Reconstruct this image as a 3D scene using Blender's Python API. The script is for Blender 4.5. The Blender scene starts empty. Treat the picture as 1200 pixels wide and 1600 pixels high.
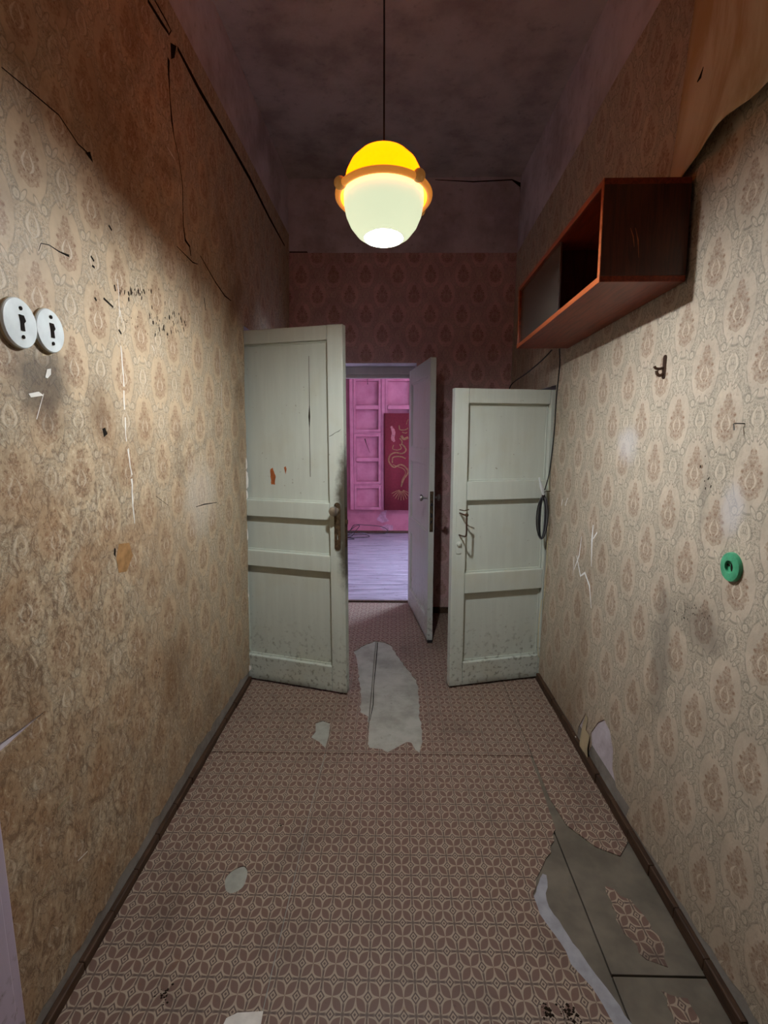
import bpy, bmesh, math, random
from mathutils import Vector, Matrix
random.seed(7)
S = bpy.context.scene
COL = S.collection

# ------------------------------------------------------------------ camera, sky, exposure
F, PITCH, YAW, HC = 802.0, math.radians(8.9), math.radians(1.2), 1.48
cam_d = bpy.data.cameras.new('camera'); cam = bpy.data.objects.new('camera', cam_d); COL.objects.link(cam)
cam_d.sensor_fit = 'HORIZONTAL'; cam_d.sensor_width = 36.0; cam_d.lens = F / 1200 * 36
cam_d.clip_start = 0.02
cam.location = (0, 0, HC); cam.rotation_euler = (math.pi / 2 - PITCH, 0, YAW)
S.camera = cam
SKY, BULB, EXPO = 108.0, 2350.0, 0.0
w = bpy.data.worlds.new('sky'); S.world = w; w.use_nodes = True
bg = w.node_tree.nodes['Background']; bg.inputs[0].default_value = (0.62, 0.78, 1.0, 1); bg.inputs[1].default_value = SKY
S.view_settings.view_transform = 'Standard'; S.view_settings.look = 'None'
S.view_settings.exposure = EXPO; S.view_settings.gamma = 1.0; S.view_settings.use_curve_mapping = False
S.cycles.max_bounces = 10; S.cycles.diffuse_bounces = 8; S.cycles.use_denoising = True
S.cycles.sample_clamp_indirect = 6.0

# measuring: where a line of sight meets the floor or a wall plane (all in metres, in the room)
_fw = Vector((-math.sin(YAW) * math.cos(PITCH), math.cos(YAW) * math.cos(PITCH), -math.sin(PITCH)))
_r = Vector((math.cos(YAW), math.sin(YAW), 0)); _u = _r.cross(_fw)
EYE = Vector((0, 0, HC))
def ray(px, py): return _r * ((px - 600) / F) + _u * ((800 - py) / F) + _fw
def on(px, py, p0, n):
    d = ray(px, py); n = Vector(n); return EYE + d * ((Vector(p0) - EYE).dot(n) / d.dot(n))
LL, RL = 0.026, 0.010                                   # the old walls lean a little
XL0, XR0 = -0.873, 0.876
def XL(z): return XL0 + LL * z
def XR(z): return XR0 + RL * z
def fl(px, py): p = on(px, py, (0, 0, 0), (0, 0, 1)); return (p.x, p.y)
def lw(px, py): p = on(px, py, (XL0, 0, 0), (1, 0, -LL)); return (p.y, p.z)
def rw(px, py): p = on(px, py, (XR0, 0, 0), (1, 0, -RL)); return (p.y, p.z)
def fy(px, py, Y): p = on(px, py, (0, Y, 0), (0, 1, 0)); return (p.x, p.z)
H = 3.31; YF = 4.08; YB = -1.4; YR = 7.45               # ceiling, end wall, wall behind, far wall of the pink room

# ------------------------------------------------------------------ materials
class E:                                                 # arithmetic on shader sockets
    def __init__(s, m, v): s.m, s.v = m, v
    def op(s, o, *a): return s.m.math(o, s, *a)
    def __add__(s, b): return s.op('ADD', b)
    __radd__ = __add__
    def __sub__(s, b): return s.op('SUBTRACT', b)
    def __rsub__(s, b): return s.m.math('SUBTRACT', b, s)
    def __mul__(s, b): return s.op('MULTIPLY', b)
    __rmul__ = __mul__
    def __truediv__(s, b): return s.op('DIVIDE', b)
    def __neg__(s): return s.op('MULTIPLY', -1.0)
    def abs(s): return s.op('ABSOLUTE')
    def fract(s): return s.op('FRACT')
    def floor(s): return s.op('FLOOR')
    def sin(s): return s.op('SINE')
    def sqrt(s): return s.op('SQRT')
    def pow(s, b): return s.op('POWER', b)
    def mn(s, b): return s.op('MINIMUM', b)
    def mx(s, b): return s.op('MAXIMUM', b)
    def lt(s, b): return s.op('LESS_THAN', b)
    def gt(s, b): return s.op('GREATER_THAN', b)
    def step(s, a, b):                                   # smooth 0..1 from a to b
        n = s.m.nt.nodes.new('ShaderNodeMapRange'); n.interpolation_type = 'SMOOTHSTEP'; n.clamp = True
        inv = a > b
        s.m.put(n.inputs[0], s)
        n.inputs[1].default_value = min(a, b); n.inputs[2].default_value = max(a, b)
        n.inputs[3].default_value = 1.0 if inv else 0.0; n.inputs[4].default_value = 0.0 if inv else 1.0
        return E(s.m, n.outputs[0])
class Mat:
    def __init__(s, name, rough=0.6, spec=0.3, metal=0.0):
        s.mat = bpy.data.materials.new(name); s.mat.use_nodes = True; s.nt = s.mat.node_tree
        s.b = s.nt.nodes['Principled BSDF']
        s.b.inputs['Roughness'].default_value = rough; s.b.inputs['Specular IOR Level'].default_value = spec
        s.b.inputs['Metallic'].default_value = metal; s._tc = None; s._xyz = None
    def put(s, sock, v):
        if isinstance(v, E): s.nt.links.new(v.v, sock)
        else: sock.default_value = v
    def math(s, o, *a):
        n = s.nt.nodes.new('ShaderNodeMath'); n.operation = o
        for i, v in enumerate(a): s.put(n.inputs[i], v)
        return E(s, n.outputs[0])
    def tc(s):
        if s._tc is None: s._tc = s.nt.nodes.new('ShaderNodeTexCoord').outputs['Object']
        return s._tc
    def xyz(s):
        if s._xyz is None:
            n = s.nt.nodes.new('ShaderNodeSeparateXYZ'); s.nt.links.new(s.tc(), n.inputs[0])
            s._xyz = tuple(E(s, o) for o in n.outputs)
        return s._xyz
    def vec(s, x, y, z):
        n = s.nt.nodes.new('ShaderNodeCombineXYZ')
        for i, v in enumerate((x, y, z)): s.put(n.inputs[i], v)
        return E(s, n.outputs[0])
    def noise(s, scale, detail=3.0, rough=0.55, vec=None, stretch=None, dist=0.0):
        n = s.nt.nodes.new('ShaderNodeTexNoise')
        n.inputs['Scale'].default_value = scale; n.inputs['Detail'].default_value = detail
        n.inputs['Roughness'].default_value = rough; n.inputs['Distortion'].default_value = dist
        if vec is not None: s.nt.links.new(vec.v, n.inputs['Vector'])
        elif stretch:
            mp = s.nt.nodes.new('ShaderNodeMapping'); mp.inputs['Scale'].default_value = stretch
            s.nt.links.new(s.tc(), mp.inputs['Vector']); s.nt.links.new(mp.outputs[0], n.inputs['Vector'])
        else: s.nt.links.new(s.tc(), n.inputs['Vector'])
        return E(s, n.outputs[0])
    def vor(s, scale, vec=None, feature='F1'):
        n = s.nt.nodes.new('ShaderNodeTexVoronoi'); n.feature = feature; n.inputs['Scale'].default_value = scale
        s.nt.links.new(vec.v if vec is not None else s.tc(), n.inputs['Vector']); return E(s, n.outputs['Distance'])
    def mix(s, f, a, b):
        n = s.nt.nodes.new('ShaderNodeMix'); n.data_type = 'RGBA'
        s.put(n.inputs[0], f)
        for i, v in ((6, a), (7, b)):
            if isinstance(v, E): s.nt.links.new(v.v, n.inputs[i])
            else: n.inputs[i].default_value = (*v, 1)
        return E(s, n.outputs[2])
    def color(s, c):
        if isinstance(c, E): s.nt.links.new(c.v, s.b.inputs['Base Color'])
        else: s.b.inputs['Base Color'].default_value = (*c, 1)
    def rough(s, v): s.put(s.b.inputs['Roughness'], v)
    def bump(s, h, dist=0.002, strength=1.0):
        n = s.nt.nodes.new('ShaderNodeBump'); n.inputs['Distance'].default_value = dist; n.inputs['Strength'].default_value = strength
        s.put(n.inputs['Height'], h); s.nt.links.new(n.outputs[0], s.b.inputs['Normal'])
def hexc(r, g, b):                                       # sRGB 0-255 to linear
    f = lambda v: (v / 255 / 12.92) if v / 255 <= 0.04045 else ((v / 255 + 0.055) / 1.055) ** 2.4
    return (f(r), f(g), f(b))
def plain(name, c, rough=0.6, spec=0.3, metal=0.0, var=0.25, scale=14.0, bump=0.0):
    m = Mat(name, rough, spec, metal); n = m.noise(scale, 4)
    m.color(m.mix(n.step(0.3, 0.7), tuple(v * (1 - var) for v in c), tuple(min(1, v * (1 + var * 0.5)) for v in c)))
    if bump: m.bump(m.noise(scale * 3, 4), bump)
    return m.mat

def damask(name, axis, h0, z0=1.515, base=(182, 166, 144), dirt=0.5, dk_=0.45, spk=0.3, stains_light=(), worn=None):
    m = Mat(name, 0.62, 0.35); X = m.xyz(); h, z = X[axis], X[2]
    wob = m.noise(5.0, 2)
    hh = h + (wob - 0.5) * 0.012
    CW, CH = 0.243, 0.286
    u = (hh - h0) / CW; v2 = (z - z0) * (2 / CH)
    row = (v2 + 0.5).floor()
    off = (row * 0.5).fract()                            # 0 or .5 on alternate rows
    lx = ((u + off + 0.5).fract() - 0.5) * CW
    lz = (v2 - row) * (CH / 2)
    ax = lx.abs(); sx = CW / 2 - ax
    p = m.vec(ax, lz, 0.0)
    cell = m.vor(95.0, p); fine = m.noise(140.0, 3, vec=p)
    # medallion: a drop, pointed at the top
    t = ((lz + 0.064) / 0.134).mx(0.0).mn(1.0)
    wd = (t.pow(0.70) * math.pi).sin().mx(0.001).pow(0.8) * 0.044 + 0.0005
    dm = ax / wd + (cell - 0.35) * 0.5
    med = dm.step(1.12, 0.86) * (lz + 0.066).step(0.0, 0.004)
    # small pointed niche inside the drop, and the one between drops
    t2 = ((lz + 0.036) / 0.05).mx(0.0).mn(1.0)
    w2 = (t2.pow(0.7) * math.pi).sin().mx(0.001) * 0.017 + 0.0005
    r2 = ((ax / w2) - 1.0).abs().step(0.34, 0.12) * (lz + 0.036).gt(0.0) * (lz - 0.014).lt(0.0)
    t3 = ((lz + 0.026) / 0.06).mx(0.0).mn(1.0)
    w3 = (t3.pow(0.7) * math.pi).sin().mx(0.001) * 0.018 + 0.0005
    q3 = sx / w3; in3 = (lz + 0.026).gt(0.0) * (lz - 0.034).lt(0.0)
    r3 = (q3 - 1.0).abs().step(0.36, 0.14) * in3
    o3 = (q3 - 1.55).abs().step(0.3, 0.1) * in3
    # leaf sprigs below the niche, C-scrolls above it
    def leaf(cx, cz, ang, a, b):
        c, s_ = math.cos(ang), math.sin(ang)
        dx, dz = sx - cx, lz - cz
        e = ((dx * c + dz * s_) / a).pow(2.0) + ((dz * c - dx * s_) / b).pow(2.0)
        return e
    e1 = leaf(0.018, -0.040, math.radians(62), 0.020, 0.0055)
    e2 = leaf(0.030, -0.052, math.radians(48), 0.018, 0.0050)
    e3 = leaf(0.024, 0.052, math.radians(-52), 0.018, 0.0060)
    e = e1.mn(e2).mn(e3)
    lf = e.step(1.0, 0.6); lo = (e - 1.15).abs().step(0.5, 0.15)
    cd = ((sx - 0.046).pow(2.0) + (lz - 0.048).pow(2.0)).sqrt()
    sc = (cd - 0.012).abs().step(0.0035, 0.001); scl = (cd - 0.0075).abs().step(0.0035, 0.001)
    def halo(px, pz): return ((px / 0.066).pow(2.0) + (pz / 0.098).pow(2.0)).sqrt()
    hl = halo(ax, lz).mn(halo(sx, lz - CH / 2)).mn(halo(sx, lz + CH / 2))
    outside = hl.step(0.92, 1.08)
    vein = (m.noise(75.0, 2, vec=p, dist=0.6) - 0.5).abs().step(0.045, 0.010) * outside
    vein = vein.mx((hl - 1.0).abs().step(0.05, 0.015) * m.noise(30.0, 2, vec=p).step(0.4, 0.55))
    light = r2.mx(r3).mx(lf * 0.55).mx(scl * 0.7).mx((m.noise(110.0, 2, vec=p) - 0.5).abs().step(0.05, 0.01) * outside * 0.6).mn(1.0)
    dark = o3.mx(lo).mx(sc).mx(vein).mn(1.0)
    b0 = hexc(*base)
    big = m.noise(2.2, 4); mid = m.noise(9.0, 5, 0.65)
    col = m.mix(mid.step(0.35, 0.7), tuple(v * 0.86 for v in b0), tuple(v * 1.08 for v in b0))
    inn = (m.noise(120.0, 2, vec=p, dist=0.8) - 0.5).abs().step(0.07, 0.02)
    col = m.mix(med * (cell.step(0.62, 0.12) * 0.3 + inn * 0.3 + 0.22), col, hexc(122, 84, 58))
    col = m.mix(med * fine.step(0.56, 0.64) * 0.55, col, hexc(205, 186, 160))
    col = m.mix(outside * 0.15, col, hexc(120, 116, 100))
    col = m.mix(dark * dk_, col, hexc(96, 92, 80))
    col = m.mix(light * dk_, col, hexc(220, 208, 186))
    # soot, damp staining, scuffs
    st = m.noise(1.3, 5, 0.6, stretch=(1, 1.0, 0.8), dist=0.6)
    col = m.mix(st.step(0.5, 0.72) * dirt, col, hexc(112, 82, 54))
    col = m.mix(m.noise(3.1, 6, 0.7, dist=0.8).step(0.56, 0.75) * dirt * 0.7, col, hexc(92, 80, 66))
    scr = m.noise(26.0, 5, 0.75, stretch=(1, 1, 0.45), dist=1.2)
    col = m.mix(scr.step(0.62, 0.75) * 0.5 * (big.step(0.4, 0.6)), col, hexc(206, 194, 172))
    col = m.mix((z * -1.0).step(-0.5, 0.0) * 0.3 * mid.step(0.3, 0.6), col, hexc(104, 82, 62))  # dirt low down, deepened to paint in the weaker light there
    sp = m.noise(75.0, 4, 0.7, dist=0.5); blur = m.noise(1.7, 3, 0.5)
    col = m.mix(sp.step(0.54, 0.68) * spk * blur.step(0.3, 0.6), col, hexc(214, 200, 174))
    col = m.mix(sp.step(0.46, 0.34) * spk * blur.step(0.3, 0.6), col, hexc(84, 62, 44))
    if worn:                                             # rubbed, scratched area
        wm = h.step(worn[0], worn[1]) * z.step(worn[2], worn[3])
        s1 = m.noise(34.0, 6, 0.75, stretch=(1, 1, 0.6), dist=1.5); s2 = m.noise(4.0, 5, 0.65, dist=0.7)
        col = m.mix(wm * s2.step(0.35, 0.65) * 0.6, col, hexc(150, 112, 76))
        col = m.mix(wm * s1.step(0.50, 0.40) * 0.6, col, hexc(92, 66, 46))
        col = m.mix(wm * s1.step(0.56, 0.68) * 0.7, col, hexc(212, 196, 164))
    for (sh, sz, rh, rz, amt, sc_) in stains_light:            # soot round the switches, rubbed and pale places, painted sheen and lamplight
        dd = (((h - sh) / rh).pow(2.0) + ((z - sz) / rz).pow(2.0)).sqrt() + (m.noise(9.0, 5, 0.65) - 0.5) * 1.0
        col = m.mix(dd.step(1.0, 0.25) * amt, col, hexc(*sc_))
    m.color(col)
    m.rough(mid * 0.25 + 0.42)
    m.bump(mid * 0.8 + m.noise(70.0, 4) * 0.25 + light * 0.12 + med * 0.06 + m.noise(4.0, 2) * 1.5, 0.004, 0.75)
    return m.mat

def plaster(name, c=(216, 209, 218), dirty=(172, 162, 168)):
    m = Mat(name, 0.85, 0.15); n = m.noise(3.0, 6, 0.65); n2 = m.noise(24.0, 5)
    col = m.mix(n.step(0.35, 0.72), hexc(*c), hexc(*dirty))
    col = m.mix(n2.step(0.6, 0.75) * 0.4, col, hexc(*[v * 0.7 for v in c]))
    m.color(col); m.bump(n2 + n, 0.004, 0.5); return m.mat

def lino(name, tint=0.0):
    m = Mat(name, 0.5, 0.35); x, y, z = m.xyz()
    u = x / 0.0632 + (0.13 / 0.0632); v = (y - 1.185) / 0.0845
    a = (u + 0.5).fract() - 0.5; a = 0.5 - a.abs(); b = 0.5 - ((v + 0.5).fract() - 0.5).abs()   # 0 = flower, .5 = crossing lines
    s = (a + b) * 0.7071; d = ((a - b) * 0.7071).abs()
    wl = (((s - 0.03) / 0.57).mx(0.0).mn(1.0) * math.pi).sin().mx(0.0) * 0.145
    petal = (d - wl).step(0.01, -0.012)
    rim = ((d - wl) - 0.035).abs().step(0.035, 0.018)
    k = ((a - 0.5).abs() + b).mn((b - 0.5).abs() + a)
    dia = k.step(0.055, 0.04).mx((k - 0.155).abs().step(0.04, 0.022))
    dl = (k - 0.095).abs().step(0.04, 0.02).mx((k - 0.225).abs().step(0.045, 0.02))
    ln = a.mx(b).step(0.455, 0.475) * k.gt(0.2)
    n1 = m.noise(2.4, 6, 0.65, dist=0.6); n2 = m.noise(18.0, 5, 0.7); n3 = m.noise(55.0, 4, 0.6)
    brown, tan, dk = hexc(114, 89, 78), hexc(168, 151, 133), hexc(78, 62, 57)
    col = m.mix(n3.step(0.3, 0.7) * 0.5, hexc(133, 115, 101), hexc(121, 101, 89))
    col = m.mix(petal, col, brown)
    col = m.mix(rim * 0.85, col, tan); col = m.mix(dl * 0.8, col, tan)
    col = m.mix(dia * 0.8, col, dk); col = m.mix(ln * 0.75, col, dk)
    col = m.mix(n1.step(0.5, 0.75) * (0.45 + tint), col, hexc(64, 52, 46))
    col = m.mix(n2.step(0.63, 0.74) * 0.5, col, hexc(58, 48, 44))
    col = m.mix(m.noise(7.0, 5, 0.7).step(0.64, 0.72) * 0.35, col, hexc(120, 82, 50))
    m.color(col); m.rough(n2 * 0.3 + 0.36); m.bump(n2 * 0.6 + n3 * 0.3 + m.noise(3.0, 2), 0.003, 0.5)
    return m.mat

def paint(name, c=(190, 194, 176), grime=None):
    m = Mat(name, 0.42, 0.4); X = m.xyz()
    n = m.noise(4.0, 4); st = m.noise(3.0, 5, 0.6, stretch=(9, 9, 0.8)); sp = m.noise(38.0, 4, 0.6)
    b0 = hexc(*c)
    col = m.mix(st.step(0.35, 0.7), tuple(v * 0.96 for v in b0), tuple(min(1, v * 1.03) for v in b0))
    col = m.mix(n.step(0.5, 0.72) * 0.25, col, hexc(180, 174, 142))
    col = m.mix(sp.step(0.68, 0.73) * 0.6, col, hexc(120, 112, 90))
    low = (X[2] * -1.0).step(-0.5, -0.02)
    col = m.mix(low * sp.step(0.52, 0.66) * 0.6, col, hexc(86, 76, 60))
    col = m.mix((X[2] * -1.0).step(-0.06, 0.0) * n.step(0.3, 0.6) * 0.8, col, hexc(70, 56, 42))
    if grime:
        gx, gz, rx, rz = grime
        dd = (((X[0] - gx) / rx).pow(2.0) + ((X[2] - gz) / rz).pow(2.0)).sqrt() + (m.noise(16.0, 5, 0.65) - 0.5) * 0.8
        col = m.mix(dd.step(1.1, 0.5) * 0.92, col, hexc(60, 48, 32))
    m.color(col); m.bump(st * 0.12 + sp * 0.3 + m.noise(12.0, 3) * 0.5, 0.002, 0.4); return m.mat

def wood(name, c1, c2, rough=0.35, spec=0.5, st=(1.5, 14, 14)):
    m = Mat(name, rough, spec); n = m.noise(5.0, 6, 0.6, stretch=st, dist=0.8); k = m.noise(40, 3, stretch=st)
    col = m.mix(n.step(0.35, 0.68), hexc(*c1), hexc(*c2)); col = m.mix(k.step(0.55, 0.7) * 0.3, col, hexc(*[v * 0.7 for v in c1]))
    m.color(col); m.bump(n, 0.001, 0.3); return m.mat

def glow(name, c, em, strength, rough=0.35):
    m = Mat(name, rough, 0.4); m.color(c)
    m.b.inputs['Emission Color'].default_value = (*em, 1); m.b.inputs['Emission Strength'].default_value = strength
    return m.mat

M = {}
M['paperL'] = damask('wallpaper on the left wall', 1, 1.714, 1.512, (190, 168, 138), 0.75, 0.5, 0.6, ((1.22, 1.60, .17, .14, .75, (74, 62, 52)), (1.45, 1.55, .08, .12, .4, (92, 72, 54)), (1.62, 2.25, .5, .3, .4, (120, 84, 50)), (2.2, 1.2, .25, .22, .35, (212, 204, 190))), (2.3, 1.3, 1.75, 1.15))  # high brown mark paints in the dim orange light above the lamp rim
M['paperR'] = damask('wallpaper on the right wall', 1, 1.417, 1.515, (194, 180, 160), 0.42, 0.55, 0.25, ((1.62, .78, .09, .34, .5, (104, 98, 90)), (1.42, .92, .16, .10, .5, (96, 88, 80)), (2.0, 1.43, .12, .10, .4, (216, 216, 220)), (1.35, 1.28, .06, .10, .35, (216, 216, 222)), (1.48, 1.30, .04, .16, .4, (110, 102, 92))))  # bluish-white marks: sheen on the paper, painted into its colour
M['paperF'] = damask('wallpaper on the end wall', 0, 0.02, 1.50, (214, 172, 172), 0.3, 0.26, 0.2)
M['plaster'] = plaster('old plaster'); M['ceil'] = plaster('sooty ceiling plaster', (190, 184, 184), (150, 142, 142)); M['sock'] = plaster('grey plaster under torn paper', (150, 146, 140), (110, 102, 94))
M['pale'] = plaster('pale plaster', (176, 176, 178), (140, 136, 134))
M['dark'] = plain('painted gap shade and dark flecks', (0.012, 0.009, 0.007), 0.9, 0.1)  # near-black painted for the shade in cracks, holes and slots; flecks too
M['lino'] = lino('patterned linoleum'); M['linofaint'] = lino('dirt-browned scraps of linoleum print', 0.55); M['linoworn'] = lino('worn patterned linoleum', 0.35)
def board_mat():
    m = Mat('grey fibreboard', 0.55, 0.3); n = m.noise(5.0, 6, 0.65); k = m.noise(30, 5, 0.7)
    col = m.mix(n.step(0.35, 0.7), hexc(172, 172, 162), hexc(140, 140, 130))
    col = m.mix(k.step(0.6, 0.75) * 0.5, col, hexc(84, 82, 72)); m.color(col); m.bump(k, 0.002, 0.4); return m.mat
M['board'] = board_mat()
M['boarddirt'] = plain('dirty fibreboard', hexc(112, 104, 92), 0.6, 0.3, var=0.3, scale=7, bump=0.002)
M['doorL'] = paint('cream door paint with a hand-worn edge', (192, 198, 186), (0.745, 1.02, 0.08, 0.46))
M['doorR'] = paint('cream door paint', (192, 198, 187))
M['doorM'] = paint('greyed cream door paint', (190, 192, 184))
M['trimpaint'] = paint('pale lilac trim paint', (186, 172, 190))
M['framepaint'] = paint('old frame paint', (176, 168, 166))
M['basewood'] = wood('brown skirting paint', (78, 56, 40), (52, 36, 26), 0.6, 0.3, (14, 1.5, 14))
M['cab'] = wood('reddish lacquered veneer', (138, 56, 32), (100, 36, 20), 0.34, 0.28, (14, 1.2, 14))
M['cabedge'] = wood('light orange lacquered edge', (186, 100, 56), (160, 80, 44), 0.3, 0.5, (14, 1.2, 14))
M['cabshade'] = wood('veneer darkened for shade', (84, 38, 24), (58, 24, 14), 0.3, 0.5, (14, 14, 1.2))  # same veneer, darkened in colour where the cabinet lies in shade
def glass_mat():
    m = Mat('dusty glass', 0.25, 0.5); m.color(m.mix(m.noise(9, 4), hexc(120, 116, 108), hexc(98, 92, 84)))
    m.b.inputs['Transmission Weight'].default_value = 0.55; m.b.inputs['IOR'].default_value = 1.45
    return m.mat
M['glass'] = glass_mat()
M['steel'] = plain('worn chrome', (0.55, 0.53, 0.5), 0.28, 0.5, 1.0, 0.2)
M['rust'] = plain('rusty brown steel', hexc(92, 74, 54), 0.55, 0.4, 0.5, 0.5, 60, 0.0008)
M['bronze'] = plain('dark bronze', hexc(84, 62, 48), 0.45, 0.5, 0.6, 0.3, 40)
M['black'] = plain('black cable sheath', (0.012, 0.012, 0.014), 0.4, 0.4, var=0.1)
M['greywire'] = plain('grey cable sheath', (0.10, 0.10, 0.11), 0.35, 0.5, var=0.1)
M['cream'] = plain('yellowed wire', hexc(196, 184, 142), 0.5, 0.4, var=0.1)
M['white'] = plain('white plastic', hexc(214, 218, 218), 0.3, 0.5, var=0.06)
M['porc'] = plain('glazed white switch cover', hexc(224, 232, 232), 0.15, 0.6, var=0.1, scale=22)
M['green'] = plain('green painted bakelite', hexc(76, 168, 124), 0.35, 0.5, var=0.25, scale=30, bump=0.001)
M['tear'] = plain('torn paper core', hexc(226, 222, 214), 0.8, 0.1, var=0.15, scale=20)
M['flake'] = plain('greyed pink plaster', hexc(168, 124, 142), 0.8, 0.1, var=0.25, scale=30); M['sheen'] = plain('pale torn linoleum backing', hexc(158, 158, 164), 0.7, 0.2, var=0.2, scale=18); M['chalk'] = plain('white gouged plaster', hexc(240, 240, 240), 0.8, 0.1, var=0.05); M['stain'] = plain('orange stained paper', hexc(164, 124, 80), 0.7, 0.2, var=0.3, scale=30); M['underpaper'] = plain('paper back', hexc(176, 160, 130), 0.75, 0.15, var=0.3, scale=9, bump=0.002)
M['chip'] = plain('bare orange wood', hexc(164, 92, 50), 0.7, 0.2, var=0.3, scale=40)
M['smear'] = plain('dark mould specks', hexc(46, 36, 28), 0.85, 0.1)
M['rawpaper'] = (lambda m: (m.color(m.mix(m.noise(2.0, 6, 0.6, stretch=(3, 3, 0.7), dist=0.8).step(0.42, 0.7), hexc(216, 204, 176), hexc(186, 158, 114))), m.bump(m.noise(6, 4, stretch=(2, 2, .6)), 0.006, 0.6), m.mat)[2])(Mat('bare yellowed wallpaper back', 0.7, 0.2))
def pink_mat(name, c, c2):
    m = Mat(name, 0.55, 0.3); n = m.noise(6.0, 5, 0.6); st = m.noise(5, 5, stretch=(8, 8, 1))
    col = m.mix(n.step(0.35, 0.7), hexc(*c), hexc(*c2)); col = m.mix(st.step(0.6, 0.72) * 0.25, col, hexc(150, 96, 110)); m.color(col)
    m.bump(n + st, 0.003, 0.4); return m.mat
M['pink'] = pink_mat('pink wall paint', (172, 102, 120), (154, 88, 106)); M['pinkdoor'] = pink_mat('pink cupboard paint', (178, 110, 130), (160, 92, 114))
M['plank'] = (lambda m: (m.color(m.mix(m.noise(11, 6, 0.75, stretch=(0.6, 2, 2)).step(0.58, 0.66) * 0.85, m.mix(m.noise(4, 6, 0.65, stretch=(0.7, 6, 6), dist=0.5).step(0.35, 0.72), hexc(154, 146, 160), hexc(108, 100, 114)), hexc(66, 54, 62))), m.bump(m.noise(9, 5, stretch=(1, 8, 8)), 0.003, 0.5), m.mat)[2])(Mat('bare grey floor paint', 0.5, 0.35))
M['redcloth'] = (lambda m: (m.color(m.mix(m.noise(40, 3), hexc(116, 46, 54), hexc(96, 38, 46))), m.bump(m.noise(120, 2), 0.001, 0.5), m.mat)[2])(Mat('dark red pile cloth', 0.95, 0.05))
M['gold'] = plain('gold thread', hexc(126, 92, 64), 0.7, 0.2, var=0.3, scale=60)
M['pinkthread'] = plain('pale pink thread', hexc(150, 96, 98), 0.8, 0.1, var=0.3, scale=60)
M['egg'] = glow('lit milky shade', (0.8, 0.82, 0.7), (0.83, 0.92, 0.62), 0.82)
M['dome'] = glow('lit orange shade', (0.8, 0.4, 0.02), (5.0, 0.78, 0.0), 1.0)
M['ring'] = glow('orange plastic ring', (0.75, 0.3, 0.07), (1.0, 0.34, 0.05), 0.42)
M['woodball'] = glow('amber plastic ball', (0.6, 0.3, 0.08), (1.0, 0.42, 0.10), 0.10, 0.25)
M['bulb'] = glow('lit bulb', (1, 1, 1), (0.93, 0.97, 1.0), BULB)

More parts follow.
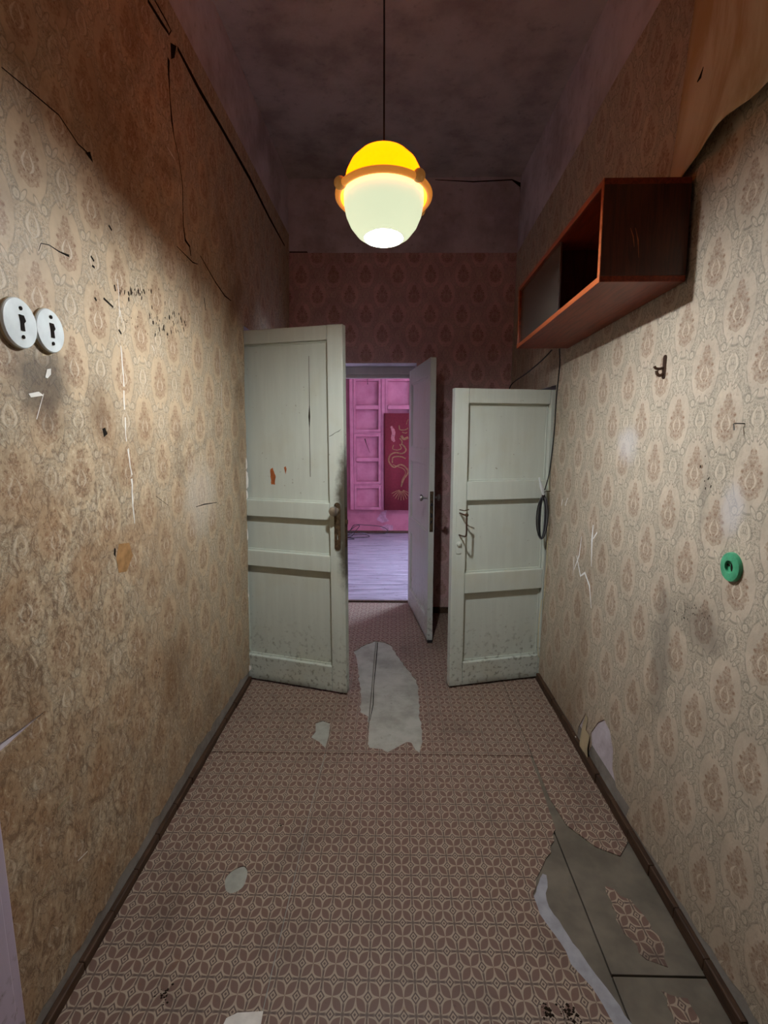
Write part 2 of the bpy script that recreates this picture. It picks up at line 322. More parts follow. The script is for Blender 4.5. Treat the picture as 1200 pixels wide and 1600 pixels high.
# ------------------------------------------------------------------ building blocks
def setp(o, label=None, cat=None, group=None, kind=None):
    if label: o['label'] = label
    if cat: o['category'] = cat
    if group: o['group'] = group
    if kind: o['kind'] = kind
    return o
def empty(name, loc, rz=0.0):
    o = bpy.data.objects.new(name, None); o.empty_display_size = 0.05; o.location = loc; o.rotation_euler = (0, 0, rz); COL.objects.link(o); return o
class MB:
    def __init__(s): s.v = []; s.f = []
    def add(s, vs, fs):
        k = len(s.v); s.v += [tuple(v) for v in vs]; s.f += [tuple(i + k for i in f) for f in fs]; return s
    def box(s, a, b):
        (x0, y0, z0), (x1, y1, z1) = [(min(p), max(p)) for p in zip(a, b)] and [tuple(map(min, zip(a, b))), tuple(map(max, zip(a, b)))]
        return s.add([(x0, y0, z0), (x1, y0, z0), (x1, y1, z0), (x0, y1, z0), (x0, y0, z1), (x1, y0, z1), (x1, y1, z1), (x0, y1, z1)],
                     [(3, 2, 1, 0), (4, 5, 6, 7), (0, 1, 5, 4), (1, 2, 6, 5), (2, 3, 7, 6), (3, 0, 4, 7)])
    def tube(s, pts, r, n=8, closed=False):
        pts = [Vector(p) for p in pts]; N = len(pts); rings = []; up = None
        for i, p in enumerate(pts):
            a = pts[(i - 1) % N] if closed or i > 0 else p; b = pts[(i + 1) % N] if closed or i < N - 1 else p
            t = (b - a).normalized()
            if up is None: up = t.orthogonal().normalized()
            up = (up - t * up.dot(t)); up = up.normalized() if up.length > 1e-6 else t.orthogonal().normalized()
            q = t.cross(up); rr = r[i] if isinstance(r, (list, tuple)) else r
            rings.append([p + (up * math.cos(2 * math.pi * j / n) + q * math.sin(2 * math.pi * j / n)) * rr for j in range(n)])
        vs = [v for R in rings for v in R]; fs = []
        for i in range(N if closed else N - 1):
            for j in range(n):
                fs.append((i * n + j, i * n + (j + 1) % n, ((i + 1) % N) * n + (j + 1) % n, ((i + 1) % N) * n + j))
        if not closed: fs += [tuple(reversed(range(n))), tuple(range((N - 1) * n, N * n))]
        return s.add(vs, fs)
    def lathe(s, prof, n=32, M4=None, closed=False):     # (radius, height) about +z, then an optional matrix
        vs = []; fs = []; K = len(prof)
        for r, h in prof:
            for j in range(n):
                a = 2 * math.pi * j / n; p = Vector((max(r, 1e-5) * math.cos(a), max(r, 1e-5) * math.sin(a), h)); vs.append(M4 @ p if M4 else p)
        for i in range(K if closed else K - 1):
            for j in range(n):
                i2 = (i + 1) % K
                fs.append((i * n + j, i * n + (j + 1) % n, i2 * n + (j + 1) % n, i2 * n + j))
        return s.add(vs, fs)
    def map(s, fn): s.v = [tuple(fn(Vector(v))) for v in s.v]; return s
    def build(s, name, mat, parent=None, smooth=False, bevel=0.0, seg=2):
        me = bpy.data.meshes.new(name); me.from_pydata(s.v, [], s.f)
        bm = bmesh.new(); bm.from_mesh(me); bmesh.ops.remove_doubles(bm, verts=bm.verts, dist=1e-6)
        bmesh.ops.recalc_face_normals(bm, faces=bm.faces); bm.to_mesh(me); bm.free()
        me.materials.append(mat)
        if smooth:
            for p in me.polygons: p.use_smooth = True
            me.set_sharp_from_angle(angle=math.radians(38))
        o = bpy.data.objects.new(name, me); COL.objects.link(o)
        if parent: o.parent = parent
        if bevel:
            b = o.modifiers.new('edge', 'BEVEL'); b.width = bevel; b.segments = seg; b.limit_method = 'ANGLE'
        return o
def smooth_path(pts, k=6, closed=False):                 # Catmull-Rom
    P = [Vector(p) for p in pts]; N = len(P); out = []
    for i in range(N if closed else N - 1):
        g = (lambda j: P[j % N]) if closed else (lambda j: P[max(0, min(N - 1, j))])
        a, b, c, d = g(i - 1), g(i), g(i + 1), g(i + 2)
        for q in range(k):
            t = q / k
            out.append(0.5 * (2 * b + (c - a) * t + (2 * a - 5 * b + 4 * c - d) * t * t + (3 * b - 3 * c + d - a) * t ** 3))
    if not closed: out.append(P[-1])
    return out
def ragged(pts, step=0.03, amp=0.006, closed=True):      # torn edge along a polyline
    out = []; N = len(pts)
    for i in range(N if closed else N - 1):
        a, b = Vector(pts[i]), Vector(pts[(i + 1) % N]); n = max(1, int((b - a).length / step)); d = (b - a)
        nn = Vector((-d.y, d.x)).normalized() if d.length else Vector((0, 0))
        for k in range(n):
            p = a + d * (k / n)
            if k: p = p + nn * random.uniform(-amp, amp)
            out.append((p.x, p.y))
    if not closed: out.append(tuple(pts[-1]))
    return out
def sheet(name, outline, holes, t, fn, mat, parent=None):
    """flat outline with holes, t thick; fn maps (a, b, depth 0..t) into the room"""
    cu = bpy.data.curves.new(name, 'CURVE'); cu.dimensions = '2D'; cu.fill_mode = 'BOTH'; cu.extrude = t / 2
    for poly in [outline] + list(holes):
        sp = cu.splines.new('POLY'); sp.points.add(len(poly) - 1); sp.use_cyclic_u = True
        for i, p in enumerate(poly): sp.points[i].co = (p[0], p[1], 0, 1)
    tmp = bpy.data.objects.new(name + '_tmp', cu); COL.objects.link(tmp)
    dg = bpy.context.evaluated_depsgraph_get(); me = bpy.data.meshes.new_from_object(tmp.evaluated_get(dg))
    bpy.data.objects.remove(tmp); bpy.data.curves.remove(cu)
    for v in me.vertices: v.co = fn(v.co.x, v.co.y, v.co.z + t / 2)
    bm = bmesh.new(); bm.from_mesh(me); bmesh.ops.remove_doubles(bm, verts=bm.verts, dist=1e-6); bmesh.ops.recalc_face_normals(bm, faces=bm.faces); bm.to_mesh(me); bm.free()
    me.materials.clear(); me.materials.append(mat); me.name = name
    o = bpy.data.objects.new(name, me); COL.objects.link(o)
    if parent: o.parent = parent
    return o
def ribbon_poly(pts, ws):                                # a tapering stroke as an outline
    P = [Vector(p) for p in pts]; L = []; R = []
    for i, p in enumerate(P):
        d = (P[min(i + 1, len(P) - 1)] - P[max(i - 1, 0)]); n = Vector((-d.y, d.x)).normalized()
        wv = ws[i] if isinstance(ws, (list, tuple)) else ws
        L.append(tuple(p + n * wv / 2)); R.append(tuple(p - n * wv / 2))
    return L + R[::-1]
onL = lambda off=0.0: (lambda a, b, c: (XL(b) + off + c, a, b))
onR = lambda off=0.0: (lambda a, b, c: (XR(b) - off - c, a, b))
onF = lambda off=0.0: (lambda a, b, c: (a, YF - off - c, b))
onZ = lambda off=0.0: (lambda a, b, c: (a, b, off + c))
PT = 0.003                                               # wallpaper thickness

# ------------------------------------------------------------------ the setting
LY0, LY1, LZ = 2.875, 3.76, 2.045                        # left doorway
RY0, RY1, RZ = 2.925, 3.66, 1.735                        # right doorway
FX0, FX1, FZ, FD = -0.74, 0.165, 2.0, 0.30               # far doorway and the thickness of its wall
floor = MB().box((-2.6, YB, -0.12), (4.4, 7.6, -0.016)).build('floor', M['boarddirt']); setp(floor, 'worn patterned linoleum floor of the corridor', kind='structure')
ceil = MB().box((-2.6, YB, H), (4.4, YF + 0.1, H + 0.1)).box((-2.6, YF + 0.1, 2.95), (4.4, 7.6, H + 0.1)).build('ceiling', M['ceil']); setp(ceil, 'dark sooty plaster ceiling', kind='structure')
def wall(name, mat, label, boxes, shear=None):
    m = MB()
    for a, b in boxes: m.box(a, b)
    if shear: m.map(shear)
    return setp(m.build(name, mat), label, kind='structure')
T = 0.18
wl = wall('wall_left', M['plaster'], 'long left wall in stained damask wallpaper with two round switches',
     [((XL0 - T, YB, -0.1), (XL0, LY0, H)), ((XL0 - T, LY0, LZ), (XL0, LY1, H)), ((XL0 - T, LY1, -0.1), (XL0, YF, H))],
     lambda v: Vector((v.x + LL * v.z, v.y, v.z)))
wr = wall('wall_right', M['plaster'], 'right wall in damask wallpaper under the wooden wall cabinet',
     [((XR0, YB, -0.1), (XR0 + T, RY0, H)), ((XR0, RY0, RZ), (XR0 + T, RY1, H)), ((XR0, RY1, -0.1), (XR0 + T, YF, H))],
     lambda v: Vector((v.x + RL * v.z, v.y, v.z)))
wf = wall('wall_far', M['plaster'], 'end wall with purple-brown wallpaper and a plaster band above the doorway',
     [((-2.6, YF, -0.1), (FX0, YF + FD, H)), ((FX1, YF, -0.1), (4.4, YF + FD, H)), ((FX0, YF, FZ), (FX1, YF + FD, H))])
wb = wall('wall_back', M['plaster'], 'plain wall behind the viewer', [((-1.2, YB - 0.1, -0.1), (1.2, YB, H))])
# dark closets behind the two side doorways
wall('wall_closet', M['plaster'], 'dark closet behind the left doorway', [((-2.1, 2.6, -0.1), (-2.0, YF, H)), ((-2.0, 2.5, -0.1), (XL0 - T - 0.0, 2.6, H))])
wall('wall_pantry', M['plaster'], 'dark closet behind the right doorway', [((2.0, 2.6, -0.1), (2.1, YF, H)), ((XR0 + T, 2.5, -0.1), (2.0, 2.6, H))])
# the pink room
wall('wall_room_left', M['pink'], 'pink left wall of the far room', [((-2.6, YF + FD, -0.1), (-2.5, 7.6, 2.95))])
wall('wall_room_right', M['pink'], 'pink right wall of the far room', [((4.3, YF + FD, -0.1), (4.4, 7.6, 2.95))])
WX0, WX1, WZ0, WZ1 = 2.40, 4.15, 0.75, 2.7
wall('wall_room_far', M['pink'], 'pink far wall of the room beyond the doorway',
     [((-2.5, YR, -0.1), (WX0, YR + 0.15, 2.95)), ((WX1, YR, -0.1), (4.3, YR + 0.15, 2.95)), ((WX0, YR, -0.1), (WX1, YR + 0.15, WZ0)), ((WX0, YR, WZ1), (WX1, YR + 0.15, 2.95))])
win = MB(); fw_ = 0.06
win.box((WX0, YR + 0.05, WZ0), (WX0 + fw_, YR + 0.1, WZ1)).box((WX1 - fw_, YR + 0.05, WZ0), (WX1, YR + 0.1, WZ1))
win.box((WX0, YR + 0.05, WZ0), (WX1, YR + 0.1, WZ0 + fw_)).box((WX0, YR + 0.05, WZ1 - fw_), (WX1, YR + 0.1, WZ1)).box(((WX0 + WX1) / 2 - .03, YR + 0.05, WZ0), ((WX0 + WX1) / 2 + .03, YR + 0.1, WZ1))
setp(win.build('window_1', M['framepaint'], bevel=0.004), 'white framed window of the pink room, out of view', kind='structure')
pd = bpy.data.lights.new('window_portal', 'AREA'); pd.shape = 'RECTANGLE'; pd.size = WX1 - WX0; pd.size_y = WZ1 - WZ0; pd.cycles.is_portal = True
po = bpy.data.objects.new('window_portal', pd); COL.objects.link(po); po.location = ((WX0 + WX1) / 2, YR + 0.14, (WZ0 + WZ1) / 2); po.rotation_euler = (-math.pi / 2, 0, 0)

# wallpaper sheets with torn edges
zl = lambda y: 2.965 - 0.018 * (y - 2.0)                 # where the paper stops under the ceiling
top = [(y, zl(y)) for y in (YF - 0.002, 3.2, 2.4, 2.2)] + [(1.2, 2.98), (YB, 2.98)]
bot = ragged([(YB, 0.06), (0.9, 0.07), (1.5, 0.075), (2.0, 0.10), (2.35, 0.085), (2.7, 0.10), (2.885, 0.06)], 0.03, 0.012, False)
edge = ragged([(2.885, 0.06), (2.878, 0.6), (2.888, 0.8), (2.876, 1.0), (2.89, 1.3), (2.872, 1.7), (2.872, LZ)], 0.05, 0.006, False)
tear1 = [lw(*p) for p in ((0, 1160), (25, 1143), (60, 1117), (73, 1108), (45, 1133), (10, 1165), (-8, 1180), (-20, 1170))]
hole1 = [lw(*p) for p in ((158, 670), (163, 668), (167, 678), (161, 684))]
hole2 = [lw(*p) for p in ((177, 855), (180, 858), (180, 872), (176, 866))]
hole3 = [lw(*p) for p in ((131, 238), (140, 237), (145, 256), (137, 246))]
hole4 = [lw(*p) for p in ((265, 66), (275, 72), (272, 90), (266, 93))]
outl = bot + edge[1:] + [(LY1, LZ), (LY1, 0.05), (YF - 0.002, 0.05)] + top
sheet('wallpaper', outl, [tear1, hole1, hole2, hole3, hole4], PT, onL(), M['paperL'], wl)
for h_ in (hole1, hole2, hole3, hole4): sheet('hole', h_, [], .001, onL(.0004), M['dark'], wl)  # dark sheets paint the shade inside the holes
botr = ragged([(RY0 + 0.012, 0.045), (2.6, 0.05), (2.35, 0.055)], 0.05, 0.005, False)
torn = [rw(*p) for p in ((902, 1150), (905, 1135), (912, 1122), (918, 1110), (911, 1130), (908, 1155), (912, 1165), (919, 1178), (925, 1166), (924, 1145), (935, 1129), (945, 1124), (954, 1142), (959, 1172), (958, 1200), (964, 1230), (985, 1262))]
botr += [(p[0], p[1]) for p in torn] + ragged([(1.75, 0.05), (1.4, 0.06), (1.1, 0.09), (0.6, 0.08), (YB, 0.06)], 0.04, 0.01, False)
topr = [(YB, 2.95), (1.9, 2.94), (2.4, 2.91), (3.2, 2.84), (YF - 0.002, 2.785)]
edger = ragged([(RY1, RZ), (RY0 + 0.004, RZ), (RY0 + 0.012, 1.2), (RY0 + 0.006, 0.7), (RY0 + 0.012, 0.045)], 0.06, 0.004, False)
sheet('wallpaper', botr + topr + [(YF - 0.002, 0.05), (RY1, 0.05)] + edger[:-1], [], PT, onR(), M['paperR'], wr)
xl_, xr_ = XL(2.3) + PT, XR(2.0) - PT
sheet('wallpaper', [(XL(0) + .004, 0.05), (FX0 - 0.002, 0.05), (FX0 - 0.002, FZ + 0.003), (FX1 + .001, FZ + .003), (FX1 + .001, 0.05), (XR(0) - .004, 0.05), (XR(2.79) - .004, 2.79), (XL(2.79) + .004, 2.80)], [], PT, onF(), M['paperF'], wf)

# cracks, scratches and mould on the paper: thin strokes lying on it
def stroke(parent, fn2, onfn, pts, ws, mat, name='crack', t=0.0006, off=PT):
    P = [fn2(*p) for p in pts]
    return sheet(name, ribbon_poly(P, ws), [], t, onfn(off), mat, parent)
D, TW = M['dark'], M['tear']
stroke(wl, lw, onL, [(229, 0), (250, 34), (262, 52)], [.012, .014, .01], D); stroke(wl, lw, onL, [(240, 0), (258, 32), (266, 48), (262, 55)], [.006, .007, .008, .004], D)
stroke(wl, lw, onL, [(276, 75), (310, 140), (345, 200), (390, 280), (420, 340), (444, 384)], [.014, .022, .02, .024, .02, .012], D)
stroke(wl, lw, onL, [(262, 92), (262, 112), (264, 150), (267, 188), (271, 216)], [.016, .012, .004, .012, .004], D)
stroke(wl, lw, onL, [(271, 216), (278, 245), (284, 290), (285, 350), (288, 375), (295, 385), (297, 400)], [.004, .003, .004, .005, .012, .010, .006], D)
stroke(wl, lw, onL, [(275, 385), (300, 410), (308, 413)], [.002, .005, .002], D); stroke(wl, lw, onL, [(312, 400), (335, 440), (350, 462), (360, 470)], [.003, .006, .007, .004], D)
stroke(wl, lw, onL, [(0, 105), (40, 138), (90, 180), (120, 225), (134, 238)], [.002, .003, .003, .003, .004], D)
stroke(wl, lw, onL, [(58, 392), (62, 380), (75, 383), (90, 393), (106, 400)], [.001, .002, .002, .003, .006], D)
stroke(wl, lw, onL, [(318, 465), (320, 485)], [.004, .005], D)
stroke(wl, lw, onL, [(242, 775), (262, 790)], .001, D); stroke(wl, lw, onL, [(305, 792), (318, 788), (338, 785)], [.002, .005, .002], D)
for a in [((140, 400), (145, 408)), ((142, 415), (146, 418)), ((146, 465), (149, 470)), ((160, 466), (175, 480)), ((168, 352), (173, 360)), ((177, 445), (179, 455)), ((184, 515), (188, 522))]:
    stroke(wl, lw, onL, a, .006, D, 'dark_fleck')
def specks(parent, fn2, onfn, cx, cy, sx_, sy_, n, smin, smax, mat, name, tilt=0.4):
    """a cloud of tiny flecks, one mesh"""
    m = MB()
    for _ in range(n):
        a, b = fn2(random.gauss(cx, sx_), random.gauss(cy, sy_)); r = random.uniform(smin, smax); an = random.uniform(0.6, 2.2)
        k = 7; ph = random.random() * 6
        ring = [(a + math.cos(2 * math.pi * i / k) * r * random.uniform(.4, .8) * abs(math.cos(an)) + math.sin(2 * math.pi * i / k + ph) * r * .3, b + math.sin(2 * math.pi * i / k) * r * random.uniform(.7, 1.2)) for i in range(k)]
        m.add([onfn(PT)(p[0], p[1], 0.0) for p in ring] + [onfn(PT)(p[0], p[1], 0.0007) for p in ring],
              [tuple(range(k)), tuple(range(k, 2 * k))] + [(i, (i + 1) % k, k + (i + 1) % k, k + i) for i in range(k)])
    o = m.build(name, mat, parent); o['kind'] = 'stuff'; return o
specks(wl, lw, onL, 215, 455, 12, 5, 40, .002, .008, M['smear'], 'mould_specks'); specks(wl, lw, onL, 258, 505, 14, 13, 64, .002, .010, M['smear'], 'mould_specks')
specks(wl, lw, onL, 200, 500, 10, 8, 12, .002, .004, M['smear'], 'mould_specks'); specks(wl, lw, onL, 295, 530, 7, 12, 8, .002, .006, M['smear'], 'mould_specks')
specks(wl, lw, onL, 235, 1048, 14, 8, 9, .002, .004, M['smear'], 'mould_specks'); specks(wl, lw, onL, 285, 1000, 20, 25, 8, .002, .004, M['smear'], 'mould_specks')
specks(wr, rw, onR, 1090, 955, 14, 8, 34, .001, .004, M['smear'], 'mould_specks'); specks(wr, rw, onR, 1105, 735, 6, 30, 22, .001, .005, M['smear'], 'mould_specks')
# pale scratches where the paper is torn to its core
for a, ww in [(((182, 436), (184, 470), (185, 495)), (.002, .005, .003)), (((187, 540), (190, 575), (192, 604)), (.004, .012, .005)), (((192, 610), (193, 640)), (.003, .005)), (((194, 652), (196, 690)), (.005, .003)), (((198, 702), (202, 730), (205, 742)), (.004, .016, .006)), (((204, 748), (206, 790), (209, 818)), (.010, .009, .003))]:
    P_ = ragged([lw(*q) for q in a], .02, .003, False); W_ = [ww[0] + (ww[-1] - ww[0]) * i / max(1, len(P_) - 1) + random.uniform(-.001, .003) for i in range(len(P_))]
    sheet('scratch', ribbon_poly(P_, W_), [], .0006, onL(PT), TW, wl)
for a, ww in [(((199, 700), (204, 745)), .006), (((186, 485), (189, 505)), .006), (((342, 545), (343, 590)), .004), (((345, 600), (346, 655)), .003), (((260, 230), (268, 243), (272, 250)), .006), (((236, 540), (240, 548)), .006), (((55, 655), (66, 615)), .004), (((166, 1137), (178, 1128)), .012), (((88, 1265), (112, 1237)), .016), (((64, 1400), (80, 1368)), .012), (((120, 1345), (135, 1330)), .006)]:
    stroke(wl, lw, onL, a, [ww * .5, ww][:1] + [ww] * (len(a) - 2) + [ww * .3], TW if ww < .01 else M['underpaper'], 'scratch')
for a, ww in [(((878, 790), (880, 780)), .012), (((884, 790), (888, 778)), .012), (((928, 820), (926, 845), (925, 885)), .010), (((934, 832), (928, 842)), .012), (((898, 890), (906, 868), (910, 838)), .007), (((902, 868), (908, 900), (915, 895), (922, 915), (925, 950)), .008), (((898, 870), (896, 900)), .006)]:
    ww *= 1.5; stroke(wr, rw, onR, a, [ww * .4] + [ww] * (len(a) - 2) + [ww * .3], M['chalk'], 'scratch')
sheet('torn_patch', [lw(*p) for p in ((66, 540), (78, 542), (79, 555), (64, 556))], [], .0008, onL(PT), M['underpaper'], wl)
sheet('torn_patch', [lw(*p) for p in ((71, 577), (77, 576), (77, 585), (72, 591), (68, 590))], [], .0012, onL(PT), TW, wl)
sheet('torn_patch', [lw(*p) for p in ((42, 615), (58, 612), (66, 618), (46, 621))], [], .0010, onL(PT), TW, wl)
sheet('torn_patch', [lw(*p) for p in ((184, 850), (200, 848), (206, 868), (196, 893), (184, 895), (180, 872))], [], .0006, onL(PT), M['stain'], wl)
sheet('torn_patch', ragged([rw(*p) for p in ((1072, 660), (1108, 668)) ][:1] + [rw(*p) for p in ((985, 690), (1002, 672), (1012, 690), (1006, 708), (986, 708))], .02, .004), [], .0004, onR(PT), M['underpaper'], wr) if False else None
stroke(wr, rw, onR, [(902, 1156), (905, 1138), (911, 1122), (917, 1110)], [.010, .030, .022, .004], D, off=-.001)
stroke(wr, rw, onR, [(925, 1182), (924, 1160), (925, 1146), (934, 1130)], [.006, .016, .012, .003], D, off=-.001)
for par, f2, o2 in ((wl, LY0 - .002, onL), (wr, RY0 - .002, onR)):
    sheet('bare_plaster', [(YB, .0), (f2, .0), (f2, .105), (YB, .13)], [], .0012, o2(), M['sock'], par)
# curled rag of paper at the tear low on the right wall
rag = [rw(*p) for p in ((913, 1180), (911, 1160), (913, 1135), (917, 1117), (920, 1122), (918, 1140), (924, 1150), (922, 1170), (924, 1184))]
sheet('torn_flap', rag, [], .002, lambda a, b, c: (XR(b) - .004 - c - .035 * max(0, (0.19 - b)) * 2.2, a, b), M['underpaper'], wr)
sheet('torn_flap', [rw(*p) for p in ((897, 1152), (904, 1150), (905, 1166), (900, 1160))], [], .002, lambda a, b, c: (XR(b) - .012 - c, a, b), M['tear'], wr)

# big bulging strip of paper that has come off above the cabinet on the right wall
pm = MB(); NU, NV = 44, 26
def low(y): return 2.232 + 0.035 * (1.84 - y) / 0.35 if y > 1.49 else 2.267 + 0.05 * (1.49 - y)
g = []
for i in range(NU + 1):
    y = 0.45 + (1.838 - 0.45) * i / NU
    for j in range(NV + 1):
        t_ = j / NV; z0_ = low(y) + 0.004 * math.sin(y * 31); z_ = z0_ + (2.97 - z0_) * t_
        yy = y - 0.09 * t_ * max(0, (y - 1.6)) / 0.238
        fold = 0.02 * max(0, math.sin((yy + 0.34 * z_) * 9.0)) ** 2 + 0.016 * max(0, math.sin((yy - 0.5 * z_) * 7 + 1)) ** 2
        edge_lift = 0.035 * math.exp(-t_ * 7) * (0.25 + 0.75 * max(0, math.sin((1.84 - y) * 4.2)))
        side = min(1.0, (1.838 - y) / 0.12)
        g.append((XR(z_) - PT - 0.004 - (fold + edge_lift) * (0.15 + 0.85 * side), yy, z_))
pm.add(g, [(i * (NV + 1) + j, (i + 1) * (NV + 1) + j, (i + 1) * (NV + 1) + j + 1, i * (NV + 1) + j + 1) for i in range(NU) for j in range(NV)])
pl = pm.build('peeled_wallpaper', M['rawpaper'], wr, smooth=True); so = pl.modifiers.new('thick', 'SOLIDIFY'); so.thickness = 0.002
lab = pl; lab['label'] = 'bulging bare paper strip come loose above the cabinet'
stroke(wr, rw, lambda off: onR(off), [(1106, 128), (1111, 120), (1116, 104)], [.004, .014, .002], D, off=.03)

for zz0, zz1, ww in ((1.335, 1.27, .008), (1.262, 1.16, .013), (1.155, 1.10, .009), (.93, .86, .006), (.55, .52, .006), (.10, .06, .02)):
    sheet('torn_flap', ragged([(2.872, zz0), (2.872 + ww, zz0 - .012), (2.874 + ww * 1.2, (zz0 + zz1) / 2), (2.876 + ww * .9, zz1 + .01), (2.872, zz1)], .015, .002), [], .0012, lambda a, b, c: (XL(b) + PT + c + max(0, a - 2.874) * .5, a, b), M['tear'], wl)
# plaster cracks round the end wall's top band
for pts, ws in [(((680, 281), (740, 284), (800, 281), (815, 290)), [.004, .008, .008, .03]), (((814, 285), (814, 330), (812, 378)), [.016, .008, .006]), (((450, 276), (480, 272), (530, 274)), [.012, .006, .003]), (((452, 394), (480, 394), (481, 400)), [.008, .008, .006])]:
    sheet('crack', ribbon_poly([fy(*p, YF) for p in pts], list(ws)), [], .001, onF(.0), D, wf)

# skirtings, casings
def strip(name, pts2, hgt, dep, mat, label):
    m = MB(); (x0, y0), (x1, y1), sgn = pts2
    N = 28
    for i in range(N):
        ya = y0 + (y1 - y0) * i / N; yb = y0 + (y1 - y0) * (i + 1) / N
        j = random.uniform(-.002, .002)
        m.box((x0, ya, 0.0), (x0 + sgn * (dep + j), yb, hgt + j))
    return setp(m.build(name, mat, bevel=.004), label, kind='structure')
strip('baseboard_left', ((XL0 + .0, YB), (XL0, LY0 - .005), 1), .032, .02, M['basewood'], 'thin dark brown skirting along the left wall')
strip('baseboard_right', ((XR0 + .0, YB), (XR0, RY0), -1), .045, .02, M['basewood'], 'thin brown skirting along the right wall')
setp(MB().box((FX1 + .03, YF - .018, 0), (XR0, YF, .05)).build('baseboard_far', M['basewood'], bevel=.004), 'dark skirting on the end wall beside the inner door', kind='structure')
# lilac casing at the near end of the left wall
_a = on(42, 1600, (XL0 + .028, 0, 0), (1, 0, -LL)); _b = on(0, 1270, (XL0 + .028, 0, 0), (1, 0, -LL))
CST = math.atan2(_a.y - _b.y, _b.z - _a.z); CSY = _a.y + math.tan(CST) * _a.z
cs = MB().box((0, -0.16, 0), (0.028, 0.0, 2.1)).box((0.028, -0.16, 0), (0.036, -0.03, 2.1)).build('trim_1', M['trimpaint'], bevel=.004)
cs.location = (XL0, CSY, 0); cs.rotation_euler = (CST, math.atan(LL), 0); setp(cs, 'pale lilac painted casing at the near end of the left wall', kind='structure')
# far doorway: head, jambs, sill
setp(MB().box((FX0, YF + .19, FZ - .062), (FX1, YF + .27, FZ)).box((FX0, YF + .21, FZ - .09), (FX1, YF + .26, FZ - .062)).build('trim_2', M['framepaint'], bevel=.004), 'peeling frame head over the far doorway', kind='structure')
setp(MB().box((FX0, YF + .17, 0), (FX0 + .05, YF + .27, FZ - .062)).box((FX1 - .006, YF + .19, 0), (FX1, YF + .27, FZ - .062)).build('trim_3', M['framepaint'], bevel=.004), 'painted jambs of the far doorway', kind='structure')
setp(MB().box((FX0, YF + .245, -.016), (FX1, YF + .262, .012)).box((FX0, YF + .275, -.016), (FX1, YF + .30, .006)).build('trim_4', M['basewood'], bevel=.003), 'low worn sill of the far doorway', kind='structure')

# floor: fibreboards under torn linoleum
bx = [(-0.9, -0.132, 2.18, 4.36), (-0.128, 0.635, 2.18, 4.36), (-0.9, 0.10, YB, 2.176), (0.104, 0.60, YB, 2.176), (0.605, 0.9, YB, 1.213), (0.605, 0.9, 1.219, 2.176), (0.639, 0.9, 2.18, 4.08)]
for i, (x0, x1, y0, y1) in enumerate(bx):
    MB().box((x0, y0, -.016), (x1, y1, -.004)).build('fibreboard', M['board'] if i < 3 else M['boarddirt'], floor, bevel=.0015)
MB().box((-2.0, 2.6, -.016), (-.9, 4.08, -.002)).build('fibreboard', M['board'], floor); MB().box((.9, 2.6, -.016), (2.0, 4.08, -.002)).build('fibreboard', M['board'], floor)
C2 = lambda x, y: fl(300 + x / 2.667, 1000 + y / 2.667)
big = ragged([C2(*p) for p in ((675, 45), (720, 20), (760, 4), (800, 8), (830, 22), (850, 60), (890, 110), (935, 165), (945, 200), (945, 260), (950, 330), (960, 375), (955, 440), (948, 470), (930, 458), (915, 428), (895, 425), (850, 450), (815, 468), (790, 455), (740, 450), (735, 400), (735, 320), (700, 300), (705, 240), (695, 170), (690, 100))], .03, .006)
sm2 = [C2(*p) for p in ((515, 345), (545, 335), (575, 345), (570, 400), (555, 450), (530, 425), (495, 405), (515, 380))]
sm3 = smooth_path([(*C2(*p), 0) for p in ((140, 990), (170, 958), (215, 940), (231, 962), (225, 1000), (207, 1035), (165, 1056), (140, 1040))], 4, True); sm3 = [(p.x, p.y) for p in sm3]
LT = .0045
sheet('linoleum_sheet', [(-.868, 2.183), (.636, 2.183), (.648, 2.8), (.648, YF - .002), (FX1 - .01, YF - .002), (FX1 - .01, YF + .242), (FX0 + .002, YF + .242), (FX0 + .002, YF - .002), (-.868, YF - .002)], [big, sm2], LT, onZ(-.004), M['lino'], floor)
sheet('linoleum_sheet', [(-.868, YB), (-.345, YB), (-.338, 1.2), (-.331, 1.9), (-.32, 2.178), (-.868, 2.178)], [sm3], LT, onZ(-.004), M['lino'], floor)
near = [(-.342, YB), (.66, YB), (.62, .6)] + ragged([(.62, .9), (.575, 1.06), (.548, 1.14), (.50, 1.24), (.487, 1.31), (.455, 1.39), (.452, 1.46), (.50, 1.55), (.56, 1.63), (.61, 1.74)], .03, .007, False) + [(.632, 2.178), (-.317, 2.178), (-.328, 1.9), (-.335, 1.2)]
sheet('linoleum_sheet', near, [], LT, onZ(-.004), M['lino'], floor)
sheet('linoleum_sheet', [(.641, 2.18), (.652, 2.82), (.652, 3.1), (.874, 3.1), (.868, 2.18), (.87, 1.7), (.80, 1.62), (.73, 1.66), (.66, 1.76), (.638, 1.9)], [], LT, onZ(-.004), M['linoworn'], floor)
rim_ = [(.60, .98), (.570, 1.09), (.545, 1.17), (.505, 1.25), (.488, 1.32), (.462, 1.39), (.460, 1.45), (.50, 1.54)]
sheet('edge_sheen', ragged(ribbon_poly([(x + .012, y_) for x, y_ in rim_], [.03, .05, .045, .06, .045, .05, .04, .012]), .02, .004), [], .0012, onZ(-.004), M['sheen'], floor)  # pale strip painting the bluish sheen on the torn linoleum edge
